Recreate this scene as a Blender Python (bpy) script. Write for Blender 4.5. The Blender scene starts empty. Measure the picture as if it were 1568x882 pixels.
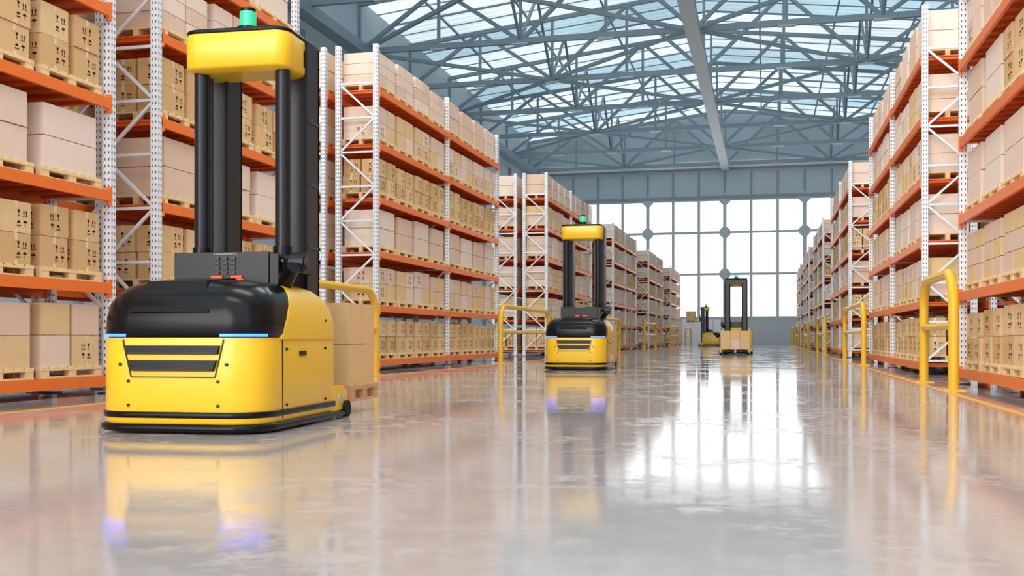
import bpy, math, random
from mathutils import Vector, Matrix
D = bpy.data
scene = bpy.context.scene
COL = scene.collection

# ------------------------------------------------------------------ materials
def new_mat(name):
    m = D.materials.new(name); m.use_nodes = True
    return m, m.node_tree.nodes, m.node_tree.links

def pmat(name, col, rough=0.5, metal=0.0, var=0.06, scale=6.0, emit=None, es=0.0, coat=0.0, stretch=None, bump=0.0, spec=None):
    m, N, L = new_mat(name)
    b = N['Principled BSDF']
    b.inputs['Roughness'].default_value = rough
    b.inputs['Metallic'].default_value = metal
    if spec is not None: b.inputs['Specular IOR Level'].default_value = spec
    if coat: b.inputs['Coat Weight'].default_value = coat; b.inputs['Coat Roughness'].default_value = 0.08
    tc = N.new('ShaderNodeTexCoord'); mp = N.new('ShaderNodeMapping')
    if stretch: mp.inputs['Scale'].default_value = stretch
    nz = N.new('ShaderNodeTexNoise'); nz.inputs['Scale'].default_value = scale; nz.inputs['Detail'].default_value = 4
    mx = N.new('ShaderNodeMix'); mx.data_type = 'RGBA'
    L.new(tc.outputs['Object'], mp.inputs['Vector']); L.new(mp.outputs[0], nz.inputs['Vector'])
    L.new(nz.outputs['Fac'], mx.inputs[0])
    mx.inputs[6].default_value = tuple(max(0, c*(1-var)) for c in col)+(1,)
    mx.inputs[7].default_value = tuple(min(1, c*(1+var)) for c in col)+(1,)
    L.new(mx.outputs[2], b.inputs['Base Color'])
    if bump:
        bp = N.new('ShaderNodeBump'); bp.inputs['Strength'].default_value = bump
        L.new(nz.outputs['Fac'], bp.inputs['Height']); L.new(bp.outputs[0], b.inputs['Normal'])
    if emit:
        b.inputs['Emission Color'].default_value = emit+(1,)
        b.inputs['Emission Strength'].default_value = es
    return m

M = {}
M['yellow'] = pmat('yellow_paint', (.84,.49,.015), .32, var=.03, scale=2, coat=.15)
M['yellow_rail'] = pmat('yellow_rail_paint', (.84,.47,.02), .35, var=.03)
M['black'] = pmat('black_gloss_plastic', (.004,.004,.005), .22, var=.1, spec=.22)
M['dark'] = pmat('dark_metal', (.010,.011,.014), .30, metal=.0, var=.1, spec=.28)
M['grey'] = pmat('mid_grey_metal', (.04,.04,.046), .4, metal=.1, var=.1, spec=.3)
M['lgrey'] = pmat('light_grey_plastic', (.40,.40,.42), .4)
M['red'] = pmat('red_button', (.8,.06,.02), .3, emit=(1,.1,.03), es=.3)
M['blue'] = pmat('blue_led', (.02,.06,.8), .3, emit=(.014,.065,1.0), es=10)
M['green'] = pmat('green_beacon', (.02,.38,.22), .15, emit=(.04,.65,.33), es=.6)
M['orange'] = pmat('orange_beam_paint', (.90,.19,.025), .38, var=.05, spec=.4)
M['deck'] = pmat('orange_deck_paint', (.86,.15,.02), .45, var=.08, spec=.4)
M['post'] = pmat('white_post_paint', (.82,.83,.85), .35, var=.03)
M['hole'] = pmat('post_slot_shadow', (.10,.10,.12), .7)
M['kraft1'] = pmat('kraft_cardboard_a', (.75,.485,.235), .85, var=.05, scale=9, spec=.2)
M['kraft2'] = pmat('kraft_cardboard_b', (.69,.43,.20), .85, var=.05, scale=9, spec=.2)
M['kraft3'] = pmat('kraft_cardboard_c', (.80,.55,.29), .85, var=.05, scale=9, spec=.2)
M['pale1'] = pmat('pale_cardboard_a', (.83,.635,.51), .85, var=.04, scale=9, spec=.2)
M['pale2'] = pmat('pale_cardboard_b', (.87,.70,.58), .85, var=.04, scale=9, spec=.2)
M['pale3'] = pmat('pale_cardboard_c', (.78,.56,.42), .85, var=.04, scale=9, spec=.2)
M['tape'] = pmat('packing_tape', (.86,.66,.42), .4, var=.03)
M['ink'] = pmat('printed_ink', (.03,.022,.018), .8, spec=.1)
M['wood'] = pmat('pallet_wood', (.84,.64,.34), .75, var=.14, scale=5, stretch=(8,1,8))
M['wood2'] = pmat('pallet_wood_dark', (.60,.35,.17), .75, var=.18, scale=5, stretch=(8,1,8))
M['steel'] = pmat('blue_grey_steel', (.225,.30,.345), .5, var=.08, scale=.6)
M['steel_l'] = pmat('light_grey_steel', (.56,.63,.67), .45, metal=.1, var=.06, scale=.6)
M['wall'] = pmat('grey_wall_panel', (.46,.53,.575), .6, var=.05, scale=.3)
M['wall_l'] = pmat('white_wall_panel', (.82,.85,.86), .6, var=.04, scale=.3)
M['cream'] = pmat('cream_trim', (.84,.82,.76), .5, var=.03)
M['rubber'] = pmat('rubber', (.01,.01,.01), .7, spec=.2)

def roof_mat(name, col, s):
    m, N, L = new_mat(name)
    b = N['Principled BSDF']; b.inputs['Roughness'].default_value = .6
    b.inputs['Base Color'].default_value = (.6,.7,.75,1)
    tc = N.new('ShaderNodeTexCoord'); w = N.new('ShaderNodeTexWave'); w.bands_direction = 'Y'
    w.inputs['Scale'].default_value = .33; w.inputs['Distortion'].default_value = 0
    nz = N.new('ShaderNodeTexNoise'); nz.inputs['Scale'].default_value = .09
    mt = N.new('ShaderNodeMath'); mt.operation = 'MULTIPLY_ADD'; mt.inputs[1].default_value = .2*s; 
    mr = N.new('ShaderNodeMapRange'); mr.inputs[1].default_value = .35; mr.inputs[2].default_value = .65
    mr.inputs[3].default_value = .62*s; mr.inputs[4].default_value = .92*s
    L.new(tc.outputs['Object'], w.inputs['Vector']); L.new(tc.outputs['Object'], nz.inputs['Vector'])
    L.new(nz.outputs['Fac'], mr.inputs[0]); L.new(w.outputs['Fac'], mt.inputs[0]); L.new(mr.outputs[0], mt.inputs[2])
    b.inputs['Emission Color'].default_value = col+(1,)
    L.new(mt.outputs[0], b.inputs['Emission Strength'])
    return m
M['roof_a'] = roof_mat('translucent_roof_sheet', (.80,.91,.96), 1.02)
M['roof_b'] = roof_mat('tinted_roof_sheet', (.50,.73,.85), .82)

def floor_mat():
    m, N, L = new_mat('polished_concrete')
    b = N['Principled BSDF']
    tc = N.new('ShaderNodeTexCoord')
    def noise(sc, det, rough=.6):
        n = N.new('ShaderNodeTexNoise'); n.inputs['Scale'].default_value = sc
        n.inputs['Detail'].default_value = det; n.inputs['Roughness'].default_value = rough
        L.new(tc.outputs['Object'], n.inputs['Vector']); return n
    n1 = noise(.35, 8, .65); n2 = noise(3.6, 12, .80); n4 = noise(.6, 3, .5)
    cr = N.new('ShaderNodeValToRGB')
    cr.color_ramp.elements[0].position = .3; cr.color_ramp.elements[0].color = (.36,.318,.30,1)
    cr.color_ramp.elements[1].position = .7; cr.color_ramp.elements[1].color = (.52,.475,.455,1)
    mx = N.new('ShaderNodeMix'); mx.data_type = 'FLOAT'; mx.inputs[0].default_value = .5
    L.new(n1.outputs['Fac'], mx.inputs[2]); L.new(n2.outputs['Fac'], mx.inputs[3])
    L.new(mx.outputs[0], cr.inputs['Fac']); L.new(cr.outputs['Color'], b.inputs['Base Color'])
    ad = N.new('ShaderNodeMath'); ad.operation = 'MULTIPLY'
    r1 = N.new('ShaderNodeMapRange'); r1.inputs[1].default_value=.45; r1.inputs[2].default_value=.58
    r2 = N.new('ShaderNodeMapRange'); r2.inputs[1].default_value=.48; r2.inputs[2].default_value=.55
    L.new(n4.outputs['Fac'], r1.inputs[0]); L.new(n2.outputs['Fac'], r2.inputs[0])
    L.new(r1.outputs[0], ad.inputs[0]); L.new(r2.outputs[0], ad.inputs[1])
    rr_ = N.new('ShaderNodeMapRange'); rr_.inputs[3].default_value=.03; rr_.inputs[4].default_value=.24
    L.new(ad.outputs[0], rr_.inputs[0]); L.new(rr_.outputs[0], b.inputs['Roughness'])
    b.inputs['Specular IOR Level'].default_value = .9
    bp = N.new('ShaderNodeBump'); bp.inputs['Strength'].default_value = .016; bp.inputs['Distance'].default_value=.02
    L.new(n2.outputs['Fac'], bp.inputs['Height']); L.new(bp.outputs[0], b.inputs['Normal'])
    return m
M['floor'] = floor_mat()
M['line'] = pmat('yellow_floor_paint', (.80,.48,.06), .35, var=.15, scale=8)

# ------------------------------------------------------------------ mesh builder
class MB:
    def __init__(s): s.v=[]; s.f=[]; s.m=[]; s.sm=[]; s.mats=[]
    def mi(s, k):
        if k not in s.mats: s.mats.append(k)
        return s.mats.index(k)
    def add(s, vs, fs, k, smooth=False):
        o=len(s.v); s.v.extend([tuple(p) for p in vs]); i=s.mi(k)
        for f in fs: s.f.append(tuple(a+o for a in f)); s.m.append(i); s.sm.append(smooth)
    def box(s, x0,x1,y0,y1,z0,z1,k):
        s.add([(x0,y0,z0),(x1,y0,z0),(x1,y1,z0),(x0,y1,z0),(x0,y0,z1),(x1,y0,z1),(x1,y1,z1),(x0,y1,z1)],
              [(0,3,2,1),(4,5,6,7),(0,1,5,4),(1,2,6,5),(2,3,7,6),(3,0,4,7)],k)
    def beam(s,p,q,w,k,h=None,up=(0,0,1)):
        h=h or w; p=Vector(p); q=Vector(q); d=(q-p).normalized(); u=Vector(up)
        if abs(d.dot(u))>.95: u=Vector((0,1,0))
        a=d.cross(u).normalized()*w/2; b=a.cross(d).normalized()*h/2
        vs=[p-a-b,p+a-b,p+a+b,p-a+b,q-a-b,q+a-b,q+a+b,q-a+b]
        s.add(vs,[(0,1,2,3),(7,6,5,4),(0,4,5,1),(1,5,6,2),(2,6,7,3),(3,7,4,0)],k)
    def tube(s,path,r,k,n=14,smooth=True):
        path=[Vector(p) for p in path]; vs=[]; fs=[]
        prev=None
        for i,p in enumerate(path):
            d=(path[min(i+1,len(path)-1)]-path[max(i-1,0)]).normalized()
            if prev is None:
                u=Vector((0,0,1)) if abs(d.z)<.9 else Vector((0,1,0))
                a=d.cross(u).normalized()
            else:
                a=(prev-d*prev.dot(d)).normalized()
            prev=a; b=d.cross(a)
            for j in range(n):
                t=2*math.pi*j/n; vs.append(p+(a*math.cos(t)+b*math.sin(t))*r)
        for i in range(len(path)-1):
            for j in range(n):
                fs.append((i*n+j,i*n+(j+1)%n,(i+1)*n+(j+1)%n,(i+1)*n+j))
        s.add(vs,fs,k,smooth)
        m=len(path)-1
        s.add([vs[j] for j in range(n)],[tuple(range(n))[::-1]],k)
        s.add([vs[m*n+j] for j in range(n)],[tuple(range(n))],k)
    def loft(s,secs,k,smooth=True,cap=True):
        n=len(secs[0]); vs=[p for sec in secs for p in sec]; fs=[]
        for i in range(len(secs)-1):
            for j in range(n):
                fs.append((i*n+j,i*n+(j+1)%n,(i+1)*n+(j+1)%n,(i+1)*n+j))
        s.add(vs,fs,k,smooth)
        if cap:
            s.add(secs[0],[tuple(range(n))[::-1]],k); s.add(secs[-1],[tuple(range(n))],k)
    def mesh(s,name,fixn=False):
        me=D.meshes.new(name); me.from_pydata(s.v,[],s.f); me.update()
        for k in s.mats: me.materials.append(M[k])
        me.polygons.foreach_set('material_index',s.m); me.polygons.foreach_set('use_smooth',s.sm)
        if fixn:
            import bmesh
            bm=bmesh.new(); bm.from_mesh(me); bmesh.ops.recalc_face_normals(bm,faces=bm.faces); bm.to_mesh(me); bm.free()
        return me

def rr(z,hw,y0,y1,rf,rb,n=10,cx=0):
    pts=[]
    for (x,y,r,a0) in ((cx+hw-rf,y0+rf,rf,-90),(cx+hw-rb,y1-rb,rb,0),(cx-hw+rb,y1-rb,rb,90),(cx-hw+rf,y0+rf,rf,180)):
        for i in range(n+1):
            a=math.radians(a0+90*i/n); pts.append((x+r*math.cos(a),y+r*math.sin(a),z))
    return pts

def obj(name,me,parent=None,loc=(0,0,0),rot=0,bevel=0):
    o=D.objects.new(name,me); COL.objects.link(o)
    if parent: o.parent=parent
    o.location=loc; o.rotation_euler=(0,0,rot)
    if bevel:
        b=o.modifiers.new('bevel','BEVEL'); b.width=bevel; b.segments=2; b.limit_method='ANGLE'; b.angle_limit=math.radians(40)
    return o
def empty(name,loc=(0,0,0),rot=0):
    e=D.objects.new(name,None); COL.objects.link(e); e.location=loc; e.rotation_euler=(0,0,rot); e.empty_display_size=.3
    return e

# ------------------------------------------------------------------ room
YW=138.0; XL=-31.0; XR=21.0; Y0=-6.0
b=MB(); b.box(XL-1,XR+1,Y0-2,YW+1,-.2,0,'floor'); obj('floor',b.mesh('floor'))
for nm,x in (('trim_1',-8.95),('trim_2',2.98)):
    b=MB(); b.box(x-.06,x+.06,Y0,YW-4,0.0,.004,'line'); obj(nm,b.mesh('floor_marking'))
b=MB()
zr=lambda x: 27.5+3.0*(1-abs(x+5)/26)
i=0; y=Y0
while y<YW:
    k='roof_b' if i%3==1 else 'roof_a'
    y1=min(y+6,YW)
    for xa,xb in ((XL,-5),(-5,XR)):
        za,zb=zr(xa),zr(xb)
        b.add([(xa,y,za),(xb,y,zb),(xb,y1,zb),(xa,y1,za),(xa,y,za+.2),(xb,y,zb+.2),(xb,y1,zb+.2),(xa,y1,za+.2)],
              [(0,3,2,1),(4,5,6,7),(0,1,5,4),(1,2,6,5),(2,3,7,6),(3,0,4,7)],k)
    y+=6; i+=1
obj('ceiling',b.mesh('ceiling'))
b=MB(); y=Y0+3; i=0
while y<YW-1:
    for xa,xb in ((XL,-5),(-5,XR)):
        if i%2: b.beam((xa,y,zr(xa)-.08),(xb,y,zr(xb)-.08),.16,'steel',.14)
        else: b.beam((xa,y,zr(xa)-.05),(xb,y,zr(xb)-.05),.09,'steel',.08)
    y+=3; i+=1
x=XL+4.5
while x<XR-1:
    b.beam((x,Y0,zr(x)-.2),(x,YW-.5,zr(x)-.2),.14,'steel',.18); x+=6.5
obj('roof_purlins',b.mesh('roof_purlins'))
# trusses
zb=23.3
tb=MB(); n=8; xs=[XL+.1+(XR-XL-.2)*i/n for i in range(n+1)]
tb.beam((XL+.1,0,zb),(XR-.1,0,zb),.36,'steel',.42)
for xa,xb in ((XL+.1,-5),(-5,XR-.1)):
    tb.beam((xa,0,zr(xa)-.5),(xb,0,zr(xb)-.5),.3,'steel',.34)
for i,x in enumerate(xs):
    tb.beam((x,0,zb),(x,0,zr(x)-.5),.22,'steel')
    tb.box(x-.6,x+.6,-.25,.25,zb-.26,zb-.20,'steel_l')
    if i<n:
        x2=xs[i+1]
        if i%2==0: tb.beam((x,0,zb),(x2,0,zr(x2)-.5),.28,'steel')
        else: tb.beam((x,0,zr(x)-.5),(x2,0,zb),.28,'steel')
tm=tb.mesh('roof_truss')
ty=[YW-1.2-12*k for k in range(12)]
for y in ty: obj('roof_truss',tm,None,(0,y,0))
b=MB()
for k in range(len(ty)-1):
    ya,yb=ty[k],ty[k+1]
    for j,x in enumerate((XL+.2,-18,-5,8)):
        x2=x+12.8
        if (j+k)%2: b.beam((x,ya,zb),(x2,yb,zb),.26,'steel')
        else: b.beam((x2,ya,zb-.05),(x,yb,zb-.05),.26,'steel')
    for x in (-18,8):
        b.beam((x,ya,zb),(x,(ya+yb)/2,zr(x)-.4),.2,'steel'); b.beam((x,yb,zb),(x,(ya+yb)/2,zr(x)-.4),.2,'steel')
obj('roof_bracing',b.mesh('roof_bracing'))
b=MB()
b.box(-5.3,-4.7,Y0,YW-.6,zb-.75,zb-.22,'steel_l')
b.box(-5.5,-4.5,Y0,YW-.6,zb-.85,zb-.75,'steel_l')
b.box(-5.5,-4.5,Y0,YW-.6,zb-.22,zb-.14,'steel_l')
obj('longitudinal_girder',b.mesh('girder'))
b=MB()
for x in (XL+1.2,XR-1.2):
    b.box(x-.4,x+.4,Y0,YW-.6,zb-.9,zb-.1,'steel'); b.box(x-.55,x+.55,Y0,YW-.6,zb-1.0,zb-.9,'steel')
obj('eave_girder',b.mesh('eave_girder'))

# back wall with openings
b=MB()
Zb,Zt=3.4,18.95; P=3.32; X0=-5.1-P*7; X1=-5.1+P*7
b.box(XL,XR,YW,YW+.4,0,Zb,'wall')
b.box(XL,XR,YW,YW+.4,Zt,31,'wall')
b.box(XL,X0,YW,YW+.4,Zb,Zt,'wall'); b.box(X1,XR,YW,YW+.4,Zb,Zt,'wall')
obj('wall_back',b.mesh('wall_back'))
b=MB(); x=X0
while x<=X1+.01:
    b.box(x-.12,x+.12,YW-.1,YW-.002,Zt+.3,22.3,'steel'); x+=P
b.box(XL+.4,XR-.4,YW-.25,YW-.002,22.9,23.8,'cream'); b.box(XL+.4,XR-.4,YW-.35,YW-.002,22.7,22.9,'steel')
b.box(XL+.4,XR-.4,YW-.2,YW-.002,Zt,Zt+.35,'steel')
obj('trim_3',b.mesh('cornice'))
b=MB()
k=-7
while k<=7:
    x=-5.1+P*k; w=.17 if k%3 else .22
    b.box(x-w,x+w,YW-.05,YW+.3,Zb,Zt,'wall'); 
    for z in (9.15,14.55,Zt-.1):
        s=.75 if k%3==0 else 0
        if s:
            pts=[(x+s*math.cos(math.radians(22.5+45*i)),z+s*math.sin(math.radians(22.5+45*i))) for i in range(8)]
            vs=[(px,YW-.12,pz) for px,pz in pts]+[(px,YW+.34,pz) for px,pz in pts]
            b.add(vs,[tuple(range(8)),tuple(range(15,7,-1))]+[(j,8+j,8+(j+1)%8,(j+1)%8) for j in range(8)],'wall')
    k+=1
for z in (Zb+.1,9.15,14.55,Zt-.15):
    b.box(X0,X1,YW-.04,YW+.28,z-.15,z+.15,'wall')
obj('window_1',b.mesh('window_grid'))
b=MB()
b.box(-13.5,-5.6,YW-.30,YW-.12,0,3.3,'wall_l')
for i in range(6): b.box(-13.4+i*1.35,-13.3+i*1.35,YW-.34,YW-.30,0,3.3,'wall')
obj('door_1',b.mesh('door'))
b=MB(); b.box(XL-.4,XL,Y0,YW,0,27.5,'wall'); 
y=Y0
while y<YW: b.box(XL,XL+.3,y,y+.4,0,22,'steel'); y+=12
obj('wall_left',b.mesh('wall_left'))
b=MB(); b.box(XR,XR+.4,Y0,YW,0,27.5,'wall')
y=Y0
while y<YW: b.box(XR-.3,XR,y,y+.4,0,22,'steel'); y+=12
obj('wall_right',b.mesh('wall_right'))

# ------------------------------------------------------------------ pallets and boxes
def pallet(b,x0,x1,y0,y1,z,h=.17,k='wood'):
    t=.028; Ln=y1-y0
    for cx in (x0+.06,(x0+x1)/2,x1-.06):
        b.box(cx-.06,cx+.06,y0,y1,z,z+t,k)
        for cy in (y0+.08,(y0+y1)/2,y1-.08):
            b.box(cx-.055,cx+.055,cy-.08,cy+.08,z+t,z+h-2*t,k)
        b.box(cx-.06,cx+.06,y0,y1,z+h-2*t,z+h-t,k)
    nb=7
    for i in range(nb):
        yy=y0+(Ln-.14)*i/(nb-1); b.box(x0,x1,yy,yy+.14,z+h-t,z+h,k)

def icon(b,c,u,v,t,s):
    def q(pts):
        b.add([c+u*(a*s)+v*(d*s) for a,d in pts],[tuple(range(len(pts)))],'ink')
    if t==0:
        for dx in (-.28,.22):
            q([(dx-.18,.05),(dx+.18,.05),(dx,.45)]); q([(dx-.06,-.35),(dx+.06,-.35),(dx+.06,.05),(dx-.06,.05)])
        q([(-.5,-.5),(.5,-.5),(.5,-.42),(-.5,-.42)])
    elif t==1:
        q([(-.28,.45),(-.1,-.02),(.1,-.02),(.28,.45)]); q([(-.04,-.35),(.04,-.35),(.04,0),(-.04,0)]); q([(-.2,-.45),(.2,-.45),(.2,-.36),(-.2,-.36)])
    elif t==2:
        q([(-.42,.1),(.42,.1),(.28,.35),(0,.45),(-.28,.35)]); q([(-.04,-.45),(.04,-.45),(.04,.1),(-.04,.1)])
    else:
        q([(-.4,-.4),(.4,-.4),(.4,-.25),(-.4,-.25)]); q([(-.35,.0),(.35,.0),(.2,.35),(-.2,.35)])

def carton(b,x0,x1,y0,y1,z0,z1,k,prints=False,rng=random):
    b.box(x0,x1,y0,y1,z0,z1,k)
    e=.003
    v=Vector((0,0,1)); H=z1-z0
    faces=((Vector((x0-e,(y0+y1)/2,0)),Vector((0,-1,0)),y1-y0),(Vector((x1+e,(y0+y1)/2,0)),Vector((0,1,0)),y1-y0),
           (Vector(((x0+x1)/2,y0-e,0)),Vector((1,0,0)),x1-x0))
    if prints:
        for c,u,w in faces:
            for a in range(2):
                for r in range(2):
                    cc=c+u*(w*.5-.12-a*.135 if prints==1 else -.07+a*.14)+v*(z0+H*.64-r*.15)
                    icon(b,cc,u,v,(a+2*r),.105)
            hw=.03
            p=c+v*(z1-.10)
            b.add([p-u*hw,p+u*hw,p+u*hw+v*.10,p-u*hw+v*.10],[(0,1,2,3)],'tape')
            p=c+v*(z0)
            b.add([p-u*hw,p+u*hw,p+u*hw+v*.06,p-u*hw+v*.06],[(0,1,2,3)],'tape')

def load(b,xf,y0,ly,z,kind,rng,wx=1.12):
    pallet(b,xf,xf+wx,y0,y0+ly,z)
    z0=z+.17; H=.47+rng.uniform(-.02,.02)
    if kind=='kraft':
        ks=['kraft1','kraft2','kraft3']
        for iy in range(2):
            w=(ly-.20)/2
            a=y0+.03+iy*(w+.14)
            for ix in range(2):
                d=(wx-.12)/2; xx=xf+.03+ix*(d+.05)
                for iz in range(2):
                    j=rng.uniform(-.015,.015); jj=rng.uniform(-.015,.015)
                    carton(b,xx+j,xx+j+d,a+jj,a+jj+w,z0+iz*H,z0+(iz+1)*H-.008,rng.choice(ks),1 if rng.random()<.8 else 2,rng)
    elif kind=='pale':
        k=rng.choice(['pale1','pale2','pale3'])
        for iz in range(2):
            j=rng.uniform(-.012,.012)
            carton(b,xf+.05+j,xf+wx-.05+j,y0+.09-j,y0+ly-.09-j,z0+iz*H*1.08,z0+(iz+1)*H*1.08-.014,k)
    elif kind=='pale2':
        k=rng.choice(['pale1','pale2','kraft3'])
        w=(ly-.14)/2
        for iy in range(2):
            for iz in range(3):
                hh=H*2/3
                carton(b,xf+.04,xf+wx-.04,y0+.04+iy*(w+.06),y0+.04+iy*(w+.06)+w,z0+iz*hh,z0+(iz+1)*hh-.012,rng.choice([k,k,'pale3']))
    elif kind=='tan':
        w=(ly-.16)/2
        for iy in range(2):
            for iz in range(2):
                a=y0+.04+iy*(w+.08)
                carton(b,xf+.04,xf+wx-.04,a,a+w,z0+iz*H,z0+(iz+1)*H-.010,rng.choice(['kraft3','pale1','pale3']),2 if rng.random()<.2 else False,rng)

DEP=1.25; LV=[.20+1.5*k for k in range(6)]
def loads_mesh(bays,seed,kl):
    rng=random.Random(seed); b=MB(); y=0
    for L in bays:
        for lv,z in enumerate(LV):
            npal=max(1,int((L-.2)/1.55)); pitch=(L-.24)/npal
            kind=rng.choice(kl[lv])
            for i in range(npal):
                kk=kind if rng.random()<.9 else rng.choice(kl[lv])
                load(b,.07,y+.12+i*pitch+.09,pitch-.18,z+.101,kk,rng)
        y+=L
    return b.mesh('loads')

def post(b,x,y,h=9.0,w=.14):
    b.box(x-w/2,x+w/2,y-w/2,y+w/2,0.02,h,'post')
    b.box(x-.13,x+.13,y-.13,y+.13,0,.02,'grey')
    e=.003; z=.3
    while z<h-.1:
        for o in (-.035,.035):
            hw=.011; hh=.022; zz=z
            b.add([(x+o-hw,y-w/2-e,zz-hh),(x+o+hw,y-w/2-e,zz-hh),(x+o+hw,y-w/2-e,zz+hh),(x+o-hw,y-w/2-e,zz+hh)],[(0,1,2,3)],'hole')
            for sx in (-1,1):
                xx=x+sx*(w/2+e)
                b.add([(xx,y+o-hw,zz-hh),(xx,y+o+hw,zz-hh),(xx,y+o+hw,zz+hh),(xx,y+o-hw,zz+hh)],[(0,1,2,3)],'hole')
        z+=.11

def frame_mesh(bays):
    b=MB(); ys=[0]
    for L in bays: ys.append(ys[-1]+L)
    for j,y in enumerate(ys):
        post(b,.07,y,9.0); post(b,DEP-.07,y,9.0)
        z=.35; i=0
        while z<8.7:
            b.beam((.1,y,z),(DEP-.1,y,z),.05,'post')
            z2=z+.95
            if z2<8.9:
                if i%2==0: b.beam((.1,y,z),(DEP-.1,y,z2),.05,'post')
                else: b.beam((DEP-.1,y,z),(.1,y,z2),.05,'post')
            z=z2; i+=1
    for j,L in enumerate(bays):
        a=ys[j]+.07; c=ys[j+1]-.07
        for z in LV:
            for x0 in (-.015,DEP-.045):
                b.box(x0,x0+.06,a,c,z-.07,z+.10,'orange')
                for yy in (a,c-.05):
                    b.box(x0-.008,x0+.068,yy,yy+.05,z-.14,z+.16,'orange')
            nn=int(L/.42)
            b.box(.045,DEP-.045,a,c,z+.06,z+.085,'deck')
            for q in range(nn):
                yy=a+.1+q*(c-a-.2)/(nn-1)
                b.box(.045,DEP-.045,yy-.04,yy+.04,z+.0,z+.06,'deck')
    return b.mesh('rack_frame')

BAY=[6.6,6.7]
KA=[['tan'],['kraft'],['pale'],['kraft'],['tan','pale2'],['pale']]
KB=[['tan','kraft'],['tan','kraft'],['pale'],['kraft'],['tan'],['pale','pale2']]
KC=[['kraft'],['pale2'],['pale2','pale'],['kraft','pale'],['tan','pale2'],['pale']]
KD=[['kraft','tan'],['pale2','tan'],['pale','tan'],['tan','kraft'],['pale2','pale'],['pale','tan']]
FR=frame_mesh(BAY); FRB=frame_mesh([5.6]); LB=[loads_mesh(BAY,3,KA),loads_mesh(BAY,7,KB),loads_mesh(BAY,11,KC),loads_mesh(BAY,19,KD)]; LBB=loads_mesh([5.6],5,KA)
def rack(xfront,y,side,kind='std',var=0):
    e=empty('pallet_rack',(xfront-DEP if side=='L' else xfront,y,0))
    obj('rack_frame',FR if kind=='std' else FRB,e)
    obj('palletized_boxes',LB[var%4] if kind=='std' else LBB,e)
XA=-10.35; XB=3.70
rack(XA,15.05-13.3,'L',var=0)
rack(XA,16.4,'L','short')
for i,y in enumerate((27.1,50.1,73.1,96.1,119.1)):
    rack(XA,y,'L',var=i+1)
    rack(XA-DEP-.3,y,'L',var=i+2)
    rack(XB,y,'R',var=i+3)
    rack(XB+DEP+.3,y,'R',var=i+1)
rack(XB,22.05-13.3,'R',var=2)
rack(XA-DEP-.3,8.7,'L',var=0)
rack(XB+DEP+.3,8.75,'R',var=1)

# ------------------------------------------------------------------ guards
def guard_mesh(L,h=2.15,r=.09,R=.6):
    b=MB(); p=[(0,0,0)]
    for i in range(9):
        a=math.pi-i*math.pi/16; p.append((0,R+R*math.cos(a),h-r-R+R*math.sin(a)))
    for i in range(9):
        a=math.pi/2-i*math.pi/16; p.append((0,L-R+R*math.cos(a),h-r-R+R*math.sin(a)))
    p.append((0,L,0)); b.tube(p,r,'yellow_rail',16)
    b.tube([(0,0,1.12),(0,L,1.12)],.07,'yellow_rail',14)
    for y in (0,L): b.box(-.18,.18,y-.18,y+.18,0,.02,'yellow_rail'); 
    return b.mesh('guard')
G1=guard_mesh(3.5); G2=guard_mesh(8.5); G3=guard_mesh(4.6)
obj('safety_barrier',G1,None,(3.17,19.4,0)); obj('safety_barrier',G3,None,(-9.25,19.4,0))
for i in range(5):
    obj('safety_barrier',G2,None,(3.17,36.4+23*i if i<4 else 126,0))
    obj('safety_barrier',G2,None,(-9.25,36.4+23*i if i<4 else 126,0))

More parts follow.
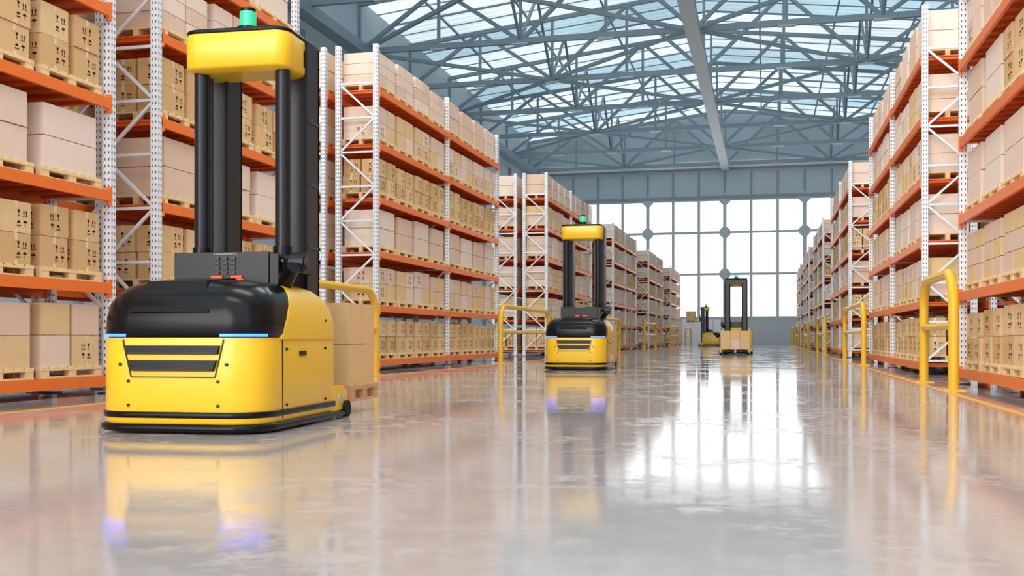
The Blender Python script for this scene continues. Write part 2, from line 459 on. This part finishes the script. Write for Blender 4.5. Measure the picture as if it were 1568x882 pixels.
# ------------------------------------------------------------------ forklift (robot stacker)
def forklift_meshes():
    R={}
    b=MB(); hw=.875
    secs=[rr(.09,hw-.02,.02,2.0,.37,.05),rr(.12,hw,0,2.02,.39,.06),rr(.86,hw-.005,.005,2.02,.39,.06),rr(.915,hw-.02,.02,2.0,.37,.06)]
    b.loft(secs,'yellow')
    for sx in (-1,1):
        b.loft([[(sx*hw+dx*(-sx),y,z) for (y,z) in [(1.9,.08),(2.30,.08),(2.42,.16),(2.40,.30),(2.28,.37),(1.9,.37)]] for dx in (0,.05,.28)],'yellow',False)
    e=.008
    b.loft([rr(.90,hw+e,.50,2.02,.03,.08),rr(1.02,hw+e,.58,2.02,.03,.10),rr(1.12,hw-.005+e,.65,2.02,.03,.12),rr(1.24,hw-.025+e,.74,2.0,.03,.16),
            rr(1.34,hw-.07+e,.83,1.93,.03,.2),rr(1.42,hw-.15+e,.92,1.82,.03,.2),rr(1.46,hw-.25+e,.98,1.7,.03,.2),rr(1.475,hw-.35+e,1.0,1.6,.03,.2)],'yellow')
    R['body_shell']=(b,.015)
    b=MB()
    b.loft([rr(.02,hw+.01,-.01,2.32,.39,.12),rr(.035,hw+.035,-.035,2.40,.41,.14),rr(.08,hw+.035,-.035,2.40,.41,.14),rr(.095,hw+.005,-.005,2.36,.39,.12)],'black')
    b.loft([rr(.150,hw+.004,-.004,2.03,.393,.06),rr(.155,hw+.014,-.014,2.04,.40,.06),rr(.205,hw+.014,-.014,2.04,.40,.06),rr(.21,hw+.004,-.004,2.03,.393,.06)],'black',cap=False)
    for sx in (-1,1):
        b.tube([(sx*(hw-.1),2.34,.10),(sx*(hw+.04),2.34,.10)],.095,'rubber',20)
        b.tube([(sx*(hw-.1),2.18,.22),(sx*(hw+.012),2.18,.22)],.055,'lgrey',18)
    for x in (-.6,.6):
        for y in (.5,1.8): b.tube([(x-.08,y,.09),(x+.08,y,.09)],.09,'rubber',16)
    R['bumper_skirt']=(b,0)
    b=MB()
    secs=[rr(.915,hw-.03,.03,1.3,.37,.05),rr(.955,hw+.002,-.002,1.3,.395,.05),rr(1.12,hw-.005,.012,1.32,.40,.05),rr(1.24,hw-.025,.04,1.32,.40,.05),
          rr(1.34,hw-.07,.10,1.32,.40,.05),rr(1.42,hw-.15,.20,1.32,.36,.05),rr(1.465,hw-.25,.34,1.32,.30,.05),rr(1.485,hw-.38,.50,1.32,.22,.05)]
    b.loft(secs,'black')
    b.add([(-.46,.0,1.16),(.36,.0,1.16),(.24,.19,1.465),(-.36,.19,1.465),(.20,.9,1.53),(-.34,.9,1.53),(.38,.9,1.40),(-.50,.9,1.40),(.36,.3,1.16),(-.46,.3,1.16)],
          [(0,1,2,3),(3,2,4,5),(1,8,6,4,2),(0,3,5,7,9)],'black')
    R['hood']=(b,0)
    b=MB()
    yy=-.004
    for z0,z1,w0,w1 in ((.755,.84,.485,.465),(.595,.70,.455,.42)):
        b.add([(-w1,yy,z0),(w1,yy,z0),(w0,yy-.0,z1),(-w0,yy,z1),(-w1,yy-.03,z0+.012),(w1,yy-.03,z0+.012),(w0,yy-.03,z1),(-w0,yy-.03,z1)],
              [(4,5,6,7),(0,1,5,4),(3,7,6,2),(0,4,7,3),(1,2,6,5)],'black')
        b.box(-w1+.03,w1-.03,yy-.036,yy-.03,z0+.01,z0+.022,'dark')
    for sx in (-1,1):
        b.beam((sx*.515,-.002,.90),(sx*.505,-.002,.84),.010,'black'); b.beam((sx*.505,-.002,.84),(sx*.43,-.002,.54),.010,'black')
    b.beam((-.43,-.002,.54),(.43,-.002,.54),.010,'black')
    for x,z in ((-.46,.50),(.46,.50),(-.46,.27),(.46,.27),(-.545,.66),(.545,.66)):
        b.tube([(x,-.008,z),(x,.02,z)],.016,'black',10)
    for sx in (-1,1):
        x=sx*(hw+.0)
        b.beam((x,.54,.12),(x,.54,.9),.010,'dark'); b.box(x-.012,x+.012,.98,1.14,.73,.78,'black')
        for y,z in ((.64,.25),(.64,.80),(1.7,.25),(1.7,.80),(1.7,1.1)):
            b.tube([(x-sx*.01,y,z),(x+sx*.012,y,z)],.014,'black',8)
    R['grille_and_trim']=(b,0)
    b=MB()
    def strip(sx):
        a=[]; 
        a.append((sx*.48,-.010))
        for i in range(9):
            t=math.radians(-90+i*68/8); r=.403
            a.append((sx*(hw-.395+r*math.cos(t)),.392+r*math.sin(t)))
        vs=[]; fs=[]
        for (x,y) in a: vs+= [(x,y,.924),(x,y,.950)]
        for i in range(len(a)-1): fs.append((2*i,2*i+2,2*i+3,2*i+1))
        b.add(vs,fs,'blue')
    strip(1); strip(-1)
    R['led_strips']=(b,0)
    b=MB()
    b.box(-.56,.50,1.06,1.36,1.38,1.81,'dark'); b.box(.50,.60,1.08,1.4,1.40,1.79,'black')
    b.add([(.603,1.12,1.72),(.603,1.3,1.78),(.603,1.22,1.60),(.603,1.2,1.70)],[(0,1,2,3)],'lgrey')
    for i in range(4):
        for j in range(3):
            b.box(-.10+j*.09,-.045+j*.09,1.045,1.06,1.575+i*.05,1.61+i*.05,'grey')
    for j in range(12): b.box(-.11+j*.022,-.096+j*.022,1.056,1.06,1.785,1.795,'lgrey')
    for x in (-.13,.09): b.tube([(x,1.05,1.545),(x+.12,1.05,1.545)],.02,'red',10); b.box(x-.02,x+.14,1.03,1.06,1.515,1.527,'red')
    R['control_panel']=(b,.012)
    b=MB()
    b.tube([(.62,1.15,1.42),(.74,1.05,1.58),(.80,1.0,1.64)],.075,'black',16)
    b.tube([(.70,1.2,1.70),(.86,1.2,1.70)],.11,'dark',20)
    b.tube([(.86,1.2,1.70),(.88,1.2,1.70)],.07,'grey',20)
    b.tube([(.55,1.3,1.68),(.72,1.2,1.72)],.06,'dark',12)
    b.box(.60,.74,1.2,1.75,1.60,1.76,'dark')
    R['tiller_arm']=(b,0)
    b=MB()
    for sx in (-1,1):
        x=sx*.47
        b.tube([(x,1.5,1.3),(x,1.5,3.9)],.082,'dark',24)
        b.tube([(x,1.5,1.3),(x,1.5,1.9)],.10,'black',24)
        b.tube([(x+.02*-sx,1.66,1.3),(x+.02*-sx,1.66,3.9)],.03,'grey',12)
        b.box(x-.16,x+.16,2.12,2.16,.3,4.18,'dark')
        b.box(x-.16,x-.12,1.80,2.16,.3,4.18,'dark'); b.box(x+.12,x+.16,1.80,2.16,.3,4.18,'dark')
        b.box(x-.10,x+.10,1.86,2.12,.4,4.1,'grey')
        for z in (1.9,2.6,3.3): b.box(x+sx*.16-.01,x+sx*.16+.01,1.84,2.12,z,z+.035,'grey')
    b.box(-.62,.62,2.1,2.18,1.0,1.25,'dark'); b.box(-.6,.6,2.16,2.22,3.9,4.15,'dark')
    b.box(-.5,.5,1.45,1.56,1.28,1.42,'dark')
    R['mast']=(b,0)
    b=MB()
    b.loft([rr(3.79,.50,1.44,1.85,.12,.05),rr(3.81,.575,1.31,1.92,.16,.05),rr(3.835,.602,1.28,1.95,.17,.05),rr(4.17,.602,1.28,1.95,.17,.05),rr(4.19,.59,1.29,1.95,.16,.05)],'yellow')
    R['mast_head_cover']=(b,0)
    b=MB()
    b.loft([rr(4.18,.59,1.29,2.2,.16,.05),rr(4.20,.604,1.277,2.22,.18,.05),rr(4.222,.604,1.277,2.22,.18,.05),rr(4.24,.57,1.31,2.18,.15,.05)],'black')
    b.box(.600,.608,1.76,1.80,3.9,4.08,'dark')
    b.tube([(0,1.65,4.23),(0,1.65,4.33)],.12,'black',20)
    b.tube([(0,1.65,4.50),(0,1.65,4.535)],.085,'black',20)
    R['head_lid']=(b,0)
    b=MB(); b.tube([(0,1.65,4.33),(0,1.65,4.50)],.09,'green',20); R['beacon_light']=(b,0)
    return {k:(v[0].mesh(k,True),v[1]) for k,v in R.items()}
FM=forklift_meshes()
def forks_mesh():
    b=MB(); b.box(-.55,.55,2.2,2.28,0,.5,'dark')
    for x in (-.35,.35): b.box(x-.09,x+.09,2.2,3.75,-.0,.06,'dark'); b.box(x-.09,x+.09,2.26,2.34,0,.7,'dark')
    return b.mesh('forks',True)
FK=forks_mesh()
def fl_load(z,seed=1,wx=1.64):
    b=MB(); rng=random.Random(seed)
    x0=-wx/2; pallet(b,x0,x0+wx,2.72,3.75,z,.19,'wood2')
    for iy in range(2):
        for ix in range(3):
            for iz in range(2):
                w=(wx-.10)/3; d=.47
                carton(b,x0+.05+ix*(w+.003),x0+.05+ix*(w+.003)+w-.006,2.76+iy*(d+.008),2.76+iy*(d+.008)+d,z+.19+iz*.50,z+.19+(iz+1)*.50-.008,rng.choice(['kraft1','kraft1','pale3']))
    return b.mesh('pallet_load')
def forklift(x,y,rot,zf=.15,seed=1):
    e=empty('forklift_robot',(x,y,0),rot)
    for k,(me,bv) in FM.items(): obj(k,me,e,bevel=bv)
    obj('forks',FK,e,(0,0,zf+.045))
    obj('carried_pallet_of_boxes',fl_load(zf,seed),e)
    return e
forklift(-5.46,8.87,math.radians(3))
forklift(-5.22,28.9,math.radians(1))
forklift(-1.6,62.0,math.radians(180),.1)
forklift(-4.6,115.0,math.radians(90),2.6)

# ------------------------------------------------------------------ light & camera
w=D.worlds.new('World'); scene.world=w; w.use_nodes=True
bg=w.node_tree.nodes['Background']; bg.inputs[0].default_value=(.96,.98,1,1); bg.inputs[1].default_value=1.9
def sun(name,az_from,el,energy,angle,col):
    l=D.lights.new(name,'SUN'); l.energy=energy; l.angle=math.radians(angle); l.color=col
    o=D.objects.new(name,l); COL.objects.link(o); o.location=(0,-20,30)
    a=math.radians(az_from); e=math.radians(el)
    dirv=Vector((-math.sin(a)*math.cos(e),math.cos(a)*math.cos(e),-math.sin(e)))
    o.rotation_euler=dirv.to_track_quat('-Z','Y').to_euler()
sun('sun',-8,12,2.15,42,(1,.965,.92))
for y in (0,14,28,42):  # added fill lights above the view to brighten the aisle, no real fixtures
    l=D.lights.new('overhead_fill_light','AREA'); l.shape='RECTANGLE'; l.size=10; l.size_y=3; l.energy=950; l.color=(1,.98,.95)
    o=D.objects.new('overhead_fill_light',l); COL.objects.link(o); o.location=(-3.3,y,22)
scene.view_settings.view_transform='Standard'
cam=D.cameras.new('camera'); co=D.objects.new('camera',cam); COL.objects.link(co); scene.camera=co
co.location=(0,0,.915); co.rotation_euler=(math.radians(90),0,math.radians(13.63))
cam.sensor_width=36; cam.lens=36*1600/1568; cam.shift_y=76/1568; cam.clip_end=500
